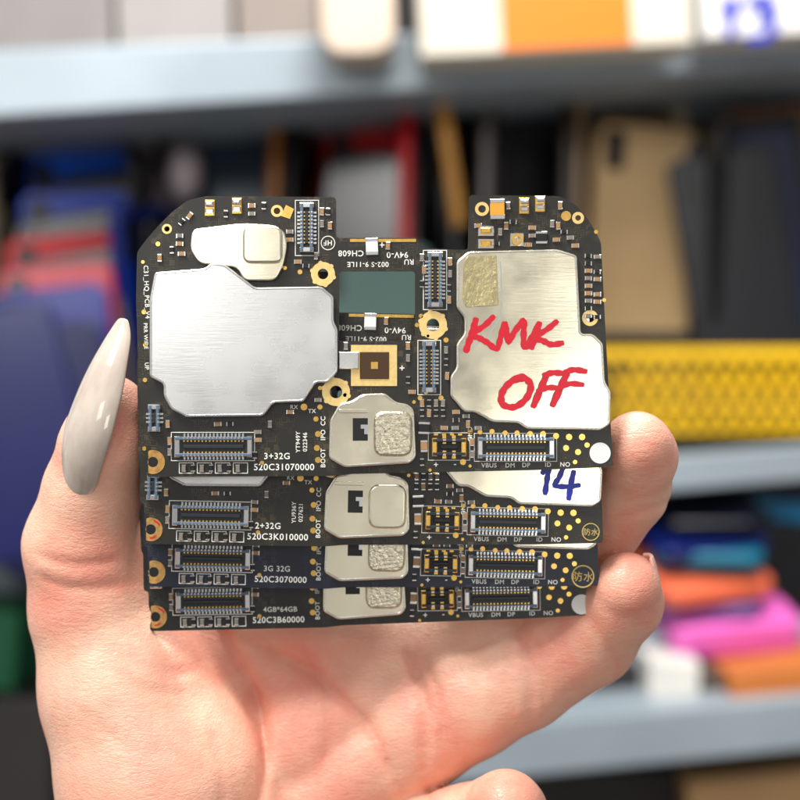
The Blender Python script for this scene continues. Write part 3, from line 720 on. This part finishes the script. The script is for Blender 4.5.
carton('cardboard_box',690,772,850,860,4500,600,(164,128,84),"brown cardboard box under the bottom shelf","box",-5)
carton('storage_bin',520,770,680,900,4700,600,(34,30,28),"dark storage bin under the bottom shelf","bin",0)
carton('storage_bin',-60,610,16,690,4700,500,(8,90,52),"green plastic bin beside the rack post","bin",4)
carton('storage_bin',-60,700,50,900,4600,500,(36,32,30),"dark grey plastic bin near the rack post","bin",0)
b1=carton('label_box',418,-60,690,50,4340,250,(212,204,188),"white cardboard box with orange printed panel on top shelf","box",-3,(500,630,(230,122,8)))
b2=carton('label_box',700,-60,880,34,4480,250,(218,216,212),"white cardboard box with blue handwritten number","box",-3)
carton('adapter_block',320,-50,394,54,4300,240,(212,192,172),"cream rounded charger block hanging over shelf edge","charger",-2,rad=110)
for i,(a,bq,c,l) in enumerate([(-60,110,(136,130,128),"grey beige"),(116,230,(154,148,144),"pale grey"),(236,316,(136,124,116),"beige")]):
    carton('parts_box',a,-60,bq,60-i*4,4650+i*30,500,c,l+" parts box on the top shelf","box",-2)
mb=MB(); tf=4470
def qs(pts): return [tuple(Q(x,y,tf)[:2]) for x,y in pts]
mb.ribbon(qs([(720,12),(735,0),(733,16),(729,38)]),34,tf,0,0.1)
mb.ribbon(qs([(746,5),(760,-3),(773,5),(760,15),(774,22),(766,37),(747,38)]),34,tf,0,0.1)
o=mb.make('handwriting',[M_blue],recalc=False); bpy.context.view_layer.update(); 
o.parent=b2; o.matrix_parent_inverse=b2.matrix_world.inverted()
# ---------------------------------------------------------------- light / camera / world
def area(name,loc,tgt,size,power,colr=(1,1,1)):
    l=bpy.data.lights.new(name,'AREA'); l.energy=power; l.size=size; l.color=colr
    o=bpy.data.objects.new(name,l); col.objects.link(o); o.location=loc
    o.rotation_euler=(Vector(tgt)-Vector(loc)).to_track_quat('-Z','Y').to_euler(); return o
area('ceiling_light',(-0.20,-0.22,0.40),(0,0,-0.03),0.18,4.4,(1,0.985,0.96))
area('added_shield_light_left',(-0.16,-0.55,0.13),(0,0,0),0.14,0.26,(1,0.99,0.98))  # added unseen softbox behind the camera, puts a highlight gradient on the left shield
area('added_shield_light_right',(0.15,-0.55,-0.03),(0,0,0),0.12,0.24,(1,0.99,0.95))  # second added softbox, no real fitting, brightens the lower right of shield D
area('shop_light',(0.1,0.25,0.95),(0,0.95,0.0),0.4,21,(1,0.98,0.95))
w=bpy.data.worlds.new('World'); scene.world=w; w.use_nodes=True; nt=w.node_tree; bg=nt.nodes['Background']
tc=nt.nodes.new('ShaderNodeTexCoord'); sx=nt.nodes.new('ShaderNodeSeparateXYZ'); nt.links.new(tc.outputs['Generated'],sx.inputs[0])
rp=nt.nodes.new('ShaderNodeValToRGB'); mr=nt.nodes.new('ShaderNodeMapRange'); mr.inputs['From Min'].default_value=-1
nt.links.new(sx.outputs['Z'],mr.inputs['Value']); nt.links.new(mr.outputs[0],rp.inputs[0])
rp.color_ramp.elements[0].position=0.2; rp.color_ramp.elements[0].color=(0.40,0.36,0.34,1)
rp.color_ramp.elements[1].position=0.8; rp.color_ramp.elements[1].color=(1.0,1.0,1.0,1)
nz_=nt.nodes.new('ShaderNodeTexNoise'); nz_.inputs['Scale'].default_value=5.0; nz_.inputs['Detail'].default_value=2
nt.links.new(tc.outputs['Generated'],nz_.inputs['Vector'])
m3=nt.nodes.new('ShaderNodeMapRange'); m3.inputs['From Min'].default_value=0.42; m3.inputs['From Max'].default_value=0.56; m3.inputs['To Min'].default_value=0.3; m3.inputs['To Max'].default_value=1.5
nt.links.new(nz_.outputs['Fac'],m3.inputs['Value'])
mm=nt.nodes.new('ShaderNodeMix'); mm.data_type='RGBA'; mm.blend_type='MULTIPLY'; mm.inputs[0].default_value=1
nt.links.new(rp.outputs[0],mm.inputs[6]); nt.links.new(m3.outputs[0],mm.inputs[7])
nt.links.new(mm.outputs[2],bg.inputs['Color']); bg.inputs['Strength'].default_value=0.66
cam=bpy.data.cameras.new('Camera'); co_=bpy.data.objects.new('Camera',cam); col.objects.link(co_)
co_.location=(0,-D*S,0); co_.rotation_euler=(math.radians(90),0,0)
cam.sensor_width=36; cam.lens=36*D/800; cam.clip_start=0.01; cam.clip_end=50
cam.dof.use_dof=True; cam.dof.focus_distance=D*S; cam.dof.aperture_fstop=66/4.4
scene.camera=co_
scene.view_settings.view_transform='Standard'; scene.view_settings.look='None'; scene.view_settings.exposure=0
